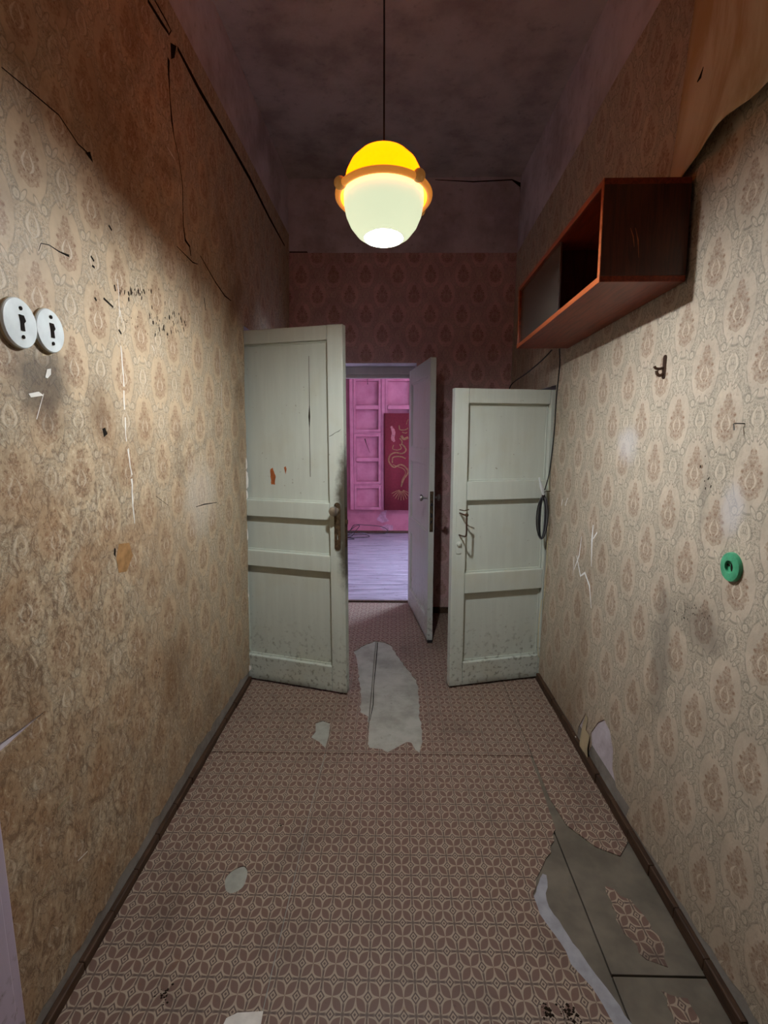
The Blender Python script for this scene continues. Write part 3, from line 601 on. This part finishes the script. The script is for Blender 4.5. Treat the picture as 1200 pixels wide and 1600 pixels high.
# scraps of the old print still stuck on the bare boards
for pts in (((.70, 1.50), (.76, 1.45), (.79, 1.33), (.77, 1.24), (.72, 1.26), (.69, 1.36)), ((.72, 1.18), (.78, 1.16), (.80, 1.02), (.75, .98), (.71, 1.06))):
    sheet('linoleum_scrap', ragged(list(pts), .02, .008), [], .0015, onZ(-.004), M['linofaint'], floor)
big_c = [fl(590, 1003), fl(588, 1030), fl(584, 1070), fl(583, 1100), fl(578, 1125)]
sheet('crack', ribbon_poly([(p[0], p[1]) for p in big_c], [.006, .006, .004, .005, .002]), [], .0008, onZ(-.004), D, floor)
# planks of the pink room
y = YF + FD; i = 0
while y < YR - .01:
    y1 = min(y + 0.158, YR); MB().box((-2.5, y + .003, -.016), (4.3, y1 - .003, random.uniform(-.002, .001))).build('plank', M['plank'], floor, bevel=.002); y = y1

# ------------------------------------------------------------------ doors
def door(name, label, h0, fr, fs, wd, zt, stw, rails, mat, hst=None, t=.046, zb=.012, rc=.031):
    """leaf from the hinge at h0 towards fr; fs = side of local y that faces the corridor; rails = [(z0, z1)]"""
    ang = math.atan2(fr[1] - h0[1], fr[0] - h0[0]); d = empty(name, (h0[0], h0[1], 0), ang); setp(d, label, 'door', kind='structure')
    b = -fs * t
    MB().box((wd - stw, 0, zb), (wd, b, zt)).build('stile', mat, d, bevel=.0035)
    MB().box((0, 0, zb), (hst or stw, b, zt)).build('stile', mat, d, bevel=.0035)
    e = 0.0012
    for z0, z1 in rails: MB().box(((hst or stw) + e, -fs * .0015, z0), (wd - stw - e, b + fs * .0015, z1)).build('rail', mat, d, bevel=.0035)
    rs = sorted(rails)
    for (a0, a1), (b0, b1) in zip(rs[:-1], rs[1:]):
        MB().box(((hst or stw) + e, -fs * rc, a1 + .0005), (wd - stw - e, b + fs * .008, b0 - .0005)).build('panel', mat, d)
        m = MB(); x0, x1 = (hst or stw) + e, wd - stw - e; q = .009       # bead round the panel
        for y0_, y1_ in ((-fs * rc, -fs * (rc - .006)), (b + fs * .008, b + fs * .004)):
            m.box((x0, y0_, a1), (x0 + q, y1_, b0)).box((x1 - q, y0_, a1), (x1, y1_, b0)).box((x0, y0_, b0 - q), (x1, y1_, b0)).box((x0, y0_, a1), (x1, y1_, a1 + q))
        m.build('bead', mat, d, bevel=.002)
    return d
dl = door('door_1', 'tall cream panelled door with a round knob, half open from the left wall', (-.965, 2.917), (-.271, 2.711), -1, .726, 2.02, .087,
          [(.012, .160), (.712, .803), (1.004, 1.097), (1.947, 2.02)], M['doorL'])
dr = door('door_2', 'low cream three-panel door with a bar handle, half open from the right wall', (.968, 2.965), (.322, 2.804), 1, .667, 1.71, .08,
          [(.012, .150), (.567, .684), (1.102, 1.208), (1.632, 1.71)], M['doorR'], hst=.10)
dm = door('door_3', 'grey cream door opened edge-on in the far doorway', (.116, 4.27), (.232, 3.453), -1, .82, 1.96, .09,
          [(.018, .170), (.66, .785), (1.25, 1.36), (1.85, 1.96)], M['doorM'], zb=.018, t=.04, rc=.014)
def capsule(x0, x1, z0, z1, n=8):
    r = (x1 - x0) / 2; c = (x0 + x1) / 2
    return [(c + r * math.cos(math.pi * i / n), z1 - r + r * math.sin(math.pi * i / n)) for i in range(n + 1)] + [(c - r * math.cos(math.pi * i / n), z0 + r - r * math.sin(math.pi * i / n)) for i in range(n + 1)]
fr_l = lambda off=0.0: (lambda a, b, c: (a, -off - c, b))    # front of a leaf whose corridor side is local -y
fr_r = lambda off=0.0: (lambda a, b, c: (a, off + c, b))
RX = Matrix.Rotation(math.radians(90), 4, 'X')               # +z to -y
def knob_prof(L, r): return [(0, L), (r * .55, L - .001), (r * .85, L - .004), (r, L - .011), (r * .96, L - .018), (r * .6, L - .024), (.009, L - .028), (.009, .004), (.014, .002), (.014, 0)]
pll = sheet('lock_plate', capsule(.668, .703, .841, 1.104), [capsule(.682, .689, .90, .93)], .004, fr_l(), M['rust'], dl)
MB().lathe(knob_prof(.055, .027), 28, Matrix.Translation((.682, -.003, 1.062)) @ RX).build('knob', M['steel'], dl, True)
MB().box((.726, .006, .86), (.7275, .034, 1.08)).build('lock_face', M['rust'], dl); MB().box((.7275, .012, .985), (.736, .028, 1.01)).build('latch', M['rust'], dl, bevel=.002)
sheet('chipped_paint', ragged([(.270, 1.272), (.285, 1.28), (.294, 1.25), (.301, 1.236), (.296, 1.185), (.272, 1.186), (.268, 1.23)], .01, .002), [], .0008, fr_l(-.0312), M['chip'], dl)
sheet('chipped_paint', [(.355, 1.283), (.366, 1.29), (.371, 1.275), (.364, 1.245), (.360, 1.262)], [], .0008, fr_l(-.0312), M['chip'], dl)
sheet('crack', ribbon_poly([(.522, 1.875), (.519, 1.62), (.517, 1.56), (.516, 1.5), (.515, 1.235)], [.002, .003, .011, .003, .003]), [], .0006, fr_l(-.0312), M['smear'], dl)
sheet('crack', ribbon_poly([(.645, 1.455), (.662, 1.462), (.680, 1.474), (.70, 1.482), (.712, 1.492)], [.002, .003, .002, .003, .001]), [], .0006, fr_l(), M['smear'], dl)
# right door: painted-over plate, bar handle, knob
sheet('lock_plate', capsule(.611, .646, .803, 1.10), [], .004, fr_r(), M['doorR'], dr)
MB().lathe([(0, .012), (.008, .011), (.013, .007), (.0145, 0)], 18, Matrix.Translation((.628, .004, .861)) @ Matrix.Rotation(math.radians(-90), 4, 'X')).build('key_cover', M['doorR'], dr, True)
MB().tube(smooth_path([(.628, .0, 1.036), (.624, .05, 1.034), (.616, .075, 1.028), (.616, .079, .975), (.616, .075, .922), (.624, .05, .914), (.628, 0, .912)], 5), .0045, 8).build('pull_handle', M['bronze'], dr, True)
MB().lathe([(.0, .082), (.010, .08), (.010, .074), (.0, .072)], 10, Matrix.Translation((.616, 0, 1.035)) @ Matrix.Rotation(math.radians(-90), 4, 'X')).tube([(.64, .03, 1.058), (.62, .055, 1.056), (.60, .07, 1.064)], .003, 6).build('latch_lever', M['rust'], dr, True)
# middle door: knobs on both faces, mortice lock on its edge
MB().lathe(knob_prof(.055, .024), 20, Matrix.Translation((.765, 0, 1.03)) @ RX).build('knob', M['steel'], dm, True)
MB().lathe(knob_prof(.055, .024), 20, Matrix.Translation((.765, .04, 1.03)) @ Matrix.Rotation(math.radians(-90), 4, 'X')).build('knob', M['steel'], dm, True)
MB().box((.82, .008, .80), (.8215, .032, 1.08)).build('lock_face', M['rust'], dm)
MB().box((.8215, .012, .98), (.832, .028, 1.0)).box((.8215, .014, .9), (.824, .026, .93)).box((.8215, .014, .86), (.824, .026, .88)).build('latch', M['black'], dm, bevel=.002)
MB().box((.806, .002, .0), (.826, .038, .02)).build('gap_block', M['black'], dm, bevel=.002)  # black block filling the gap under the free edge
sheet('chipped_paint', ribbon_poly([(.70, 1.0), (.71, .92), (.735, .86), (.745, .80)], [.01, .02, .014, .006]), [], .0005, fr_l(), M['smear'], dm) if False else None

# ------------------------------------------------------------------ pendant lamp
LX, LYY, LZ0 = -.038, 1.80, 2.093
lamp = empty('pendant_lamp', (LX, LYY, LZ0)); setp(lamp, 'lit pendant lamp with orange dome and milky egg shade on a thin cord', 'lamp')
RZc = .135                                               # ring height above the rim
egg_o = [(.066, 0), (.087, .015), (.108, .042), (.121, .072), (.1275, .104), (.1285, .13), (.125, .155)]
egg = egg_o + [(r - .004, z) for r, z in reversed(egg_o)]
MB().lathe(egg, 48, None, True).build('milky_shade', M['egg'], lamp, True)
dome_o = [(.142, RZc - .010), (.134, RZc + .004), (.127, RZc + .03), (.120, RZc + .062), (.106, RZc + .091), (.082, RZc + .116), (.050, RZc + .132), (.025, RZc + .138), (.012, RZc + .139)]
MB().lathe(dome_o + [(max(.002, r - .004), z - .002) for r, z in reversed(dome_o)], 48, None, True).build('orange_dome', M['dome'], lamp, True)
MB().tube([(.1455 * math.cos(a * math.pi / 32), .1455 * math.sin(a * math.pi / 32), RZc - .004) for a in range(64)], .0105, 10, True).build('ring', M['ring'], lamp, True)
for a in (208, 316, 37, 127):
    c = Vector((.150 * math.cos(math.radians(a)), .150 * math.sin(math.radians(a)), RZc))
    MB().lathe([(.0195 * math.sin(math.pi * k / 12), -.0195 * math.cos(math.pi * k / 12)) for k in range(13)], 20, Matrix.Translation(c)).build('ball', M['woodball'], lamp, True)
MB().tube([(0, 0, RZc + .13), (0.001, 0, .6), (0, 0, H - LZ0)], .0028, 8).build('cord', M['black'], lamp)
MB().lathe([(0, .02), (.02, .02), (.024, .06), (.022, .10), (.006, .14), (0, .14)], 20).build('bulb_holder', M['white'], lamp, True)
MB().lathe([(0, -.030), (.014, -.028), (.022, -.020), (.026, -.006), (.026, .008), (.022, .018), (0, .022)], 24, Matrix.Translation((0, 0, .022))).build('bulb', M['bulb'], lamp, True)
MB().lathe([(0, 0), (.03, -.002), (.034, -.02), (.03, -.03), (.006, -.04), (0, -.04)], 20, Matrix.Translation((0, 0, H - LZ0))).build('ceiling_cap', M['plaster'], lamp, True)

TILT = Matrix.Rotation(math.radians(-6), 4, 'X'); PV = Vector((0, 0, .29))     # the shade hangs a little askew
for o in lamp.children:
    if o.name.split('.')[0] not in ('cord', 'ceiling_cap'):
        o.rotation_euler = TILT.to_euler(); o.location = PV - TILT @ PV
# ------------------------------------------------------------------ wall cabinet
CY0, CY1, CX0, CZ0, CH_ = 1.672, 2.74, .622, 1.932, .297
cab = empty('wall_cabinet', (.883, CY0, CZ0)); setp(cab, 'reddish brown wooden wall cabinet with one glass door, hung high on the right wall', 'cabinet')
cx0 = CX0 - .883; L = CY1 - CY0; pt = .018
cab.rotation_euler = (math.atan(-.030), 0, 0)
def cp(name, a, b, mat, bev=.0015): return MB().box(a, b).build(name, mat, cab, bevel=bev)
cp('bottom_panel', (cx0 + .003, 0.0, 0), (0, L, pt), M['cab']); cp('top_panel', (cx0 + .003, 0, CH_ - pt), (0, L, CH_), M['cab'])
cp('side_panel', (cx0 + .003, 0, pt), (0, pt, CH_ - pt), M['cabshade']); cp('side_panel', (cx0 + .003, L - pt, pt), (0, L, CH_ - pt), M['cab'])
cp('back_panel', (-.008, pt, pt), (-.002, L - pt, CH_ - pt), M['cabshade']); cp('divider', (cx0 + .03, .52, pt), (-.008, .536, CH_ - pt), M['cabshade'])
for a, b in (((cx0, 0, 0), (cx0 + .003, L, pt)), ((cx0, 0, CH_ - pt), (cx0 + .003, L, CH_)), ((cx0, 0, pt), (cx0 + .003, pt, CH_ - pt)), ((cx0, L - pt, pt), (cx0 + .003, L, CH_ - pt))): cp('edge_strip', a, b, M['cabedge'], .001)
cp('glass_door', (cx0 + .012, .44, pt), (cx0 + .017, L - pt, CH_ - pt), M['glass'], .001)
cp('glass_door_edge', (cx0 + .011, .434, pt), (cx0 + .018, .44, CH_ - pt), M['steel'], .001)
sheet('scratch', ribbon_poly([(-.16, .10), (-.165, .13), (-.175, .155)], [.001, .003, .001]), [], .0004, lambda a, b, c: (a, -c, b), M['cabedge'], cab)
sheet('scratch', ribbon_poly([(-.145, .07), (-.15, .12), (-.16, .155)], [.001, .003, .001]), [], .0004, lambda a, b, c: (a, -c, b), M['cabedge'], cab)

# ------------------------------------------------------------------ fittings on the walls
def slot(): return [(-.006, -.016), (.006, -.016), (.005, .0), (.011, .006), (.006, .017), (-.008, .017), (-.006, .004)]
def switch(px, py, label, r):
    yy, zz = lw(px, py); s = empty('wall_switch', (XL(zz) + PT, yy, zz)); setp(s, label, 'switch', 'round covers on the left wall')
    RY = Matrix.Rotation(math.radians(90), 4, 'Y')
    MB().lathe([(0, .0), (r * 1.02, 0), (r * 1.02, .006), (0, .006)], 36, RY).build('mount_ring', M['underpaper'], s, True)
    MB().lathe([(r * .2, .0), (r, .0045), (r, .0095), (r * .96, .012), (r * .5, .0145), (0, .0152)], 40, RY).build('cover', M['porc'], s, True)
    f2 = lambda a, b, c: (.0152 + c, a, b)
    sheet('key_slot', slot(), [], .0012, f2, D, s)
    for dz in (.031, -.029): sheet('screw_hole', [(.0042 * math.cos(k * math.pi / 6), dz + .0042 * math.sin(k * math.pi / 6)) for k in range(12)], [], .0022, lambda a, b, c: (.0140 + c, a, b), D, s)
    return s
switch(22, 505, 'white round switch cover with dark slot, the one cut by the photo edge', .053)
switch(70, 517, 'white round switch cover with dark slot, above the torn grey paper', .050)
sheet('plaster_patch', ragged([lw(*p) for p in ((8, 470), (30, 478), (48, 492), (62, 486), (80, 492), (94, 515), (92, 540), (70, 550), (52, 535), (40, 532), (10, 535), (-10, 520), (-10, 480))], .02, .004), [], .0006, onL(PT), M['underpaper'], wl)
yy, zz = rw(1147, 886); gs = empty('wall_socket', (XR(zz) - PT, yy, zz)); setp(gs, 'round green painted wall socket on the right wall', 'socket')
RYm = Matrix.Rotation(math.radians(-90), 4, 'Y'); r = .039
MB().lathe([(0, 0), (r, 0), (r, .006), (r * .95, .0095), (r * .44, .0115), (r * .42, .011), (r * .41, .004), (0, .004)], 44, RYm).build('cover', M['green'], gs, True)
sheet('socket_hole', [(-.006 + .010 * math.cos(k * math.pi / 8) * .7, .001 + .013 * math.sin(k * math.pi / 8)) for k in range(16)], [], .0015, lambda a, b, c: (-.0041 - c, a, b), D, gs)
sheet('socket_hole', [(.013 + .008 * math.cos(k * math.pi / 6), .003 + .003 * math.sin(k * math.pi / 6)) for k in range(12)], [], .0015, lambda a, b, c: (-.0041 - c, a, b), D, gs)
# coat hook and bent nail
yy, zz = rw(1040, 575); hk = empty('coat_hook', (XR(zz) - PT, yy, zz)); setp(hk, 'small dark metal coat hook on the right wall under the cabinet', 'hook')
sheet('back_plate', capsule(-.010, .010, -.036, .042), [], .003, lambda a, b, c: (-c, a, b), M['bronze'], hk)
MB().tube(smooth_path([(-.003, 0, -.018), (-.012, .004, -.024), (-.020, .007, -.018), (-.022, .008, -.008)], 5), [.005] * 15 + [.006], 8).build('lower_prong', M['bronze'], hk, True)
MB().tube(smooth_path([(-.003, 0, .002), (-.012, .005, -.002), (-.024, .010, .0), (-.028, .012, .007)], 5), .0045, 8).build('upper_prong', M['bronze'], hk, True)
yy, zz = rw(1166, 662); nl = setp(MB().tube([(0, 0, 0), (-.018, .012, .001), (-.02, .013, .0), (-.021, .008, -.012), (-.022, .006, -.016)], .0014, 6).build('nail', M['black']), 'thin bent nail in the right wall above the green socket', 'nail'); nl.location = (XR(zz) - PT, yy, zz)

# cables
def cable(name, pts, r, mat, label, cat='cable', k=6, parent=None):
    o = MB().tube(smooth_path(pts, k), r, 8).build(name, mat, parent, True)
    return setp(o, label, cat) if label else o
xw = lambda z: XR(z) - PT - .006
def rp(px, py, off=.006): a, b = rw(px, py); return (XR(b) - PT - off, a, b)
cable('cable', [(.84, 2.74, 1.897), rp(877, 572), rp(872, 620), rp(868, 680), rp(862, 730), (.862, 2.90, 1.22), (.842, 2.885, 1.155)], .0032, M['black'], 'black cable running down the right wall from the cabinet to the coil')
cable('cable', [(.80, 2.735, 1.892), (.77, 2.80, 1.85), (.73, 2.95, 1.80), (.70, 3.15, 1.765), (.69, 3.2, 1.72), (.70, 3.25, 1.62)], .0035, M['black'], 'black cable looping from the cabinet down behind the low door')
cable('thin_wire', [rp(862, 700), rp(859, 790), rp(857, 880), rp(850, 960)], .0015, M['cream'], 'thin pale wire down the right wall past the coil', 'wire')
wire = [(.858, 2.885, .52), (.845, 2.87, .44), (.838, 2.86, .34), (.842, 2.862, .22), (.850, 2.865, .17)]
cable('thin_wire', wire, .0022, M['cream'], 'yellowish wire curling by the bottom of the low door', 'wire')
coil = empty('cable_coil', (.838, 2.885, 1.12)); setp(coil, 'hank of grey antenna cable with a white plug hung beside the low door', 'cable')
random.seed(3)
for k in range(7):
    aw = random.uniform(.022, .048); ln = random.uniform(.105, .125); an = random.uniform(-.7, .7) + (k - 3) * .25
    P = []
    for q in range(20):
        a = 2 * math.pi * q / 20; lx_ = math.sin(a) * aw * (1.1 if k % 2 else .9); lz_ = -.118 + math.cos(a) * ln
        P.append((lx_ * math.cos(an) - .006, lx_ * math.sin(an) * .5 - .016, lz_))
    MB().tube(P, .0030, 7, True).build('cable_loop', M['greywire'] if k % 2 else M['black'], coil, True)
MB().tube([(-.004, -.012, .03), (-.005, -.014, .0), (-.006, -.013, -.02)], [.007, .011, .008], 10).build('cable_tie', M['black'], coil, True)
MB().tube([(-.006, -.018, .012), (-.020, -.026, .048), (-.030, -.032, .078)], [.007, .0095, .0075], 12).tube([(-.030, -.032, .078), (-.040, -.037, .108)], [.0055, .005], 10).build('plug', M['white'], coil, True)
MB().tube([(.036, .0, .03), (.0, -.008, .028), (-.008, -.014, .02)], .0025, 6).build('wall_pin', M['rust'], coil)

# ------------------------------------------------------------------ scraps on the floor
pc = [(-.44, 1.02), (-.425, 1.085), (-.40, 1.098), (-.335, 1.103), (-.33, 1.02), (-.36, .98)]
setp(sheet('paper_scrap', pc, [], .0012, onZ(.001), M['tear']), 'white scrap lying on the patterned floor at the lower edge', 'paper')
def crumbs(name, c, n, sp, s0, s1, label):
    m = MB()
    for _ in range(n):
        x, y_ = random.gauss(c[0], sp), random.gauss(c[1], sp); r_ = random.uniform(s0, s1); q = []
        for v in ((1, 0, 0), (0, 1, 0), (-1, 0, 0), (0, -1, 0), (0, 0, 1), (0, 0, -.1)): q.append((x + v[0] * r_ * random.uniform(.6, 1.2), y_ + v[1] * r_ * random.uniform(.6, 1.2), .0008 + max(0, v[2]) * r_ * .7))
        m.add(q, [(0, 1, 4), (1, 2, 4), (2, 3, 4), (3, 0, 4), (1, 0, 5), (2, 1, 5), (3, 2, 5), (0, 3, 5)])
    o = m.build(name, M['smear']); return setp(o, label, 'dirt', kind='stuff')
crumbs('dirt', fl(887, 1580), 40, .012, .001, .006, 'dark crumbs of dirt on the floor near the bare boards')
crumbs('dirt', fl(852, 1578), 26, .008, .001, .007, 'small clump of black dirt beside the torn linoleum')
crumbs('dirt', fl(255, 1553), 22, .010, .001, .006, 'small black smudge of dirt on the linoleum left of centre')
crumbs('dirt', fl(438, 1290), 8, .006, .001, .006, 'tiny dark speck of dirt on the linoleum mid floor')

# ------------------------------------------------------------------ pink room
cb = empty('built_in_cupboard', (-.62, YR, .36)); setp(cb, 'pink painted built-in cupboard with stacked panelled doors in the far room', 'cupboard')
dep = .10; W3 = .449 * 3 + .05
def cbx(name, a, b, mat=M['pinkdoor'], bev=.003, parent=None): return MB().box(a, b).build(name, mat, parent or cb, bevel=bev)
cbx('carcass', (-.02, -.02, 0), (W3, 0, 1.86))
for i in range(4): cbx('stile', (-.02 + i * .449, -dep, 0), (.03 + i * .449, -.02, 1.86))
cbx('cornice', (-.02, -dep - .012, 1.86), (W3, 0, 1.90))
for z0, z1 in ((.352, .372), (1.09, 1.11)):
    for i in range(3): cbx('rail', (.03 + i * .449, -dep + .004, z0), (.429 + i * .449, -.02, z1))
for i in range(3):
    x0, x1 = .034 + i * .449, .425 + i * .449
    for z0, z1, mid in ((.004, .348, None), (.376, 1.086, .725), (1.114, 1.855, 1.457)):
        m = MB(); f_ = .035
        m.box((x0, -dep + .006, z0), (x0 + f_, -.03, z1)).box((x1 - f_, -dep + .006, z0), (x1, -.03, z1)).box((x0 + f_, -dep + .006, z0), (x1 - f_, -.03, z0 + f_)).box((x0 + f_, -dep + .006, z1 - f_), (x1 - f_, -.03, z1))
        if mid: m.box((x0 + f_, -dep - .012, mid - .027), (x1 - f_, -.03, mid + .027))
        dd = m.build('cupboard_door', M['pinkdoor'], cb, bevel=.003)
        for a0, a1 in (((z0 + f_, mid - .027), (mid + .027, z1 - f_)) if mid else ((z0 + f_, z1 - f_),)):
            MB().box((x0 + f_, -.034, a0), (x1 - f_, -.022, a1)).build('door_panel', M['pinkdoor'], dd)
sheet('crack', ribbon_poly([(.235, 1.89), (.236, 1.81), (.237, 1.77)], [.010, .006, .012]), [], .001, lambda a, b, c: (a, -.1125 - c, b), D, cb)
sheet('crack', ribbon_poly([(.19, 1.02), (.21, .95), (.26, .82)], [.016, .008, .003]), [], .001, lambda a, b, c: (a, -.0345 - c, b), M['smear'], cb)
# red hanging with an embroidered serpent
tp = empty('wall_hanging', (0, YR - .125, 0)); setp(tp, 'dark red cloth hanging embroidered with a golden serpent dragon in the far room', 'tapestry')
tm = MB(); NX = 30; x0, x1, z0, z1 = -.153, .62, .362, 1.735; vs = []; fs = []
for i in range(NX + 1):
    xx = x0 + (x1 - x0) * i / NX
    for zz_ in (z0, (z0 + z1) / 2, z1): vs.append((xx, .004 * math.sin(xx * 26), zz_))
for i in range(NX):
    for j in range(2): fs.append((i * 3 + j, (i + 1) * 3 + j, (i + 1) * 3 + j + 1, i * 3 + j + 1))
tm.add(vs, fs); clo = tm.build('cloth', M['redcloth'], tp, True); sd = clo.modifiers.new('thick', 'SOLIDIFY'); sd.thickness = .006
K3 = lambda x, y: fy(535 + x / 7.5, 570 + y / 7.5, YR - .13)
def motif(pts, ws, mat): sheet('embroidery', ribbon_poly([(p.x, p.y) for p in smooth_path([(*K3(*p), 0) for p in pts], 5)], ws), [], .004, lambda a, b, c: (a, .004 * math.sin(a * 26) - .005 - c, b), mat, tp)
G_ = M['gold']
motif([(745, 1440), (690, 1420), (720, 1340), (770, 1260), (740, 1200), (680, 1170), (600, 1200), (545, 1130), (560, 1060), (620, 1030), (700, 1040), (745, 1000), (720, 950), (690, 930)][1:], .020, G_)
motif([(690, 1430), (700, 1350), (740, 1270), (715, 1220), (650, 1195), (590, 1170)], .010, G_)
motif([(585, 1150), (590, 1090), (640, 1075), (700, 1080), (740, 1100)], .018, G_)
motif([(640, 1000), (590, 985), (600, 940)], .012, G_); motif([(670, 930), (690, 980), (640, 1000)], .014, G_)
motif([(665, 710), (675, 760), (740, 760), (770, 740)], .014, G_); motif([(690, 830), (720, 870), (770, 850)], .034, G_); motif([(670, 860), (700, 900), (690, 940)], .016, G_)
motif([(750, 700), (760, 660), (775, 640)], .008, G_); motif([(760, 790), (740, 800), (700, 790)], .012, G_)
motif([(570, 720), (600, 790), (590, 860), (610, 900)], [.03] * 3 + [.05] * 10 + [.03] * 3, M['pinkthread'])
for a in range(9):
    an = math.radians(200 + a * 17); motif([(690 + 22 * math.cos(an), 1460 - 22 * math.sin(an)), (690 + 70 * math.cos(an), 1460 - 70 * math.sin(an)), (690 + 120 * math.cos(an), 1465 - 125 * math.sin(an))], .008, G_)
# flaked patches low on the pink wall
for pts in (((588, 812), (596, 800), (604, 797), (603, 808), (608, 814), (597, 817)), ((594, 824), (604, 819), (614, 821), (614, 828), (600, 830))):
    sheet('flaked_patch', [fy(*p, YR) for p in pts], [], .001, lambda a, b, c: (a, YR - c, b), M['flake'], bpy.data.objects['wall_room_far'])
setp(MB().box((-2.5, YR - .02, 0), (WX0 + 1.9, YR, .035)).build('baseboard_room', M['basewood'], bevel=.004), 'dark skirting under the pink wall', kind='structure')
sheet('crack', ribbon_poly([fy(541, 803, YR), fy(600, 803, YR), fy(640, 804, YR)], .006), [], .001, lambda a, b, c: (a, YR - c, b), M['pinkdoor'], bpy.data.objects['wall_room_far'])
# tangle of cables on the planks
random.seed(11)
tg = empty('cable_tangle', (-.62, 7.1, .004)); setp(tg, 'tangle of thin dark cables on the floor before the pink wall', 'cable')
for k, pts in enumerate([[(-.1, 0, .005), (.0, .02, .11), (.05, .1, .16), (.2, .15, .15), (.42, .2, .12), (.52, .22, .06), (.48, .2, .02), (.3, .16, .02), (.1, .1, .06)],
                         [(-.12, .02, .01), (-.02, .08, .08), (.06, .1, .14), (.12, .1, .15), (.05, .06, .07), (-.08, 0, .02)],
                         [(-.1, .0, .02), (.05, .04, .03), (.2, .06, .03), (.26, .03, .005), (.1, -.03, .005), (-.05, -.05, .005)],
                         [(-.08, -.05, .01), (.06, -.12, .004), (.0, -.16, .004), (-.1, -.1, .004)],
                         [(-.14, .04, .02), (-.03, .03, .07), (.05, .05, .06), (.0, .0, .01), (-.1, -.02, .01)]]):
    MB().tube(smooth_path(pts, 7), .0045, 6).build('cable_loop', M['black'], tg, True)
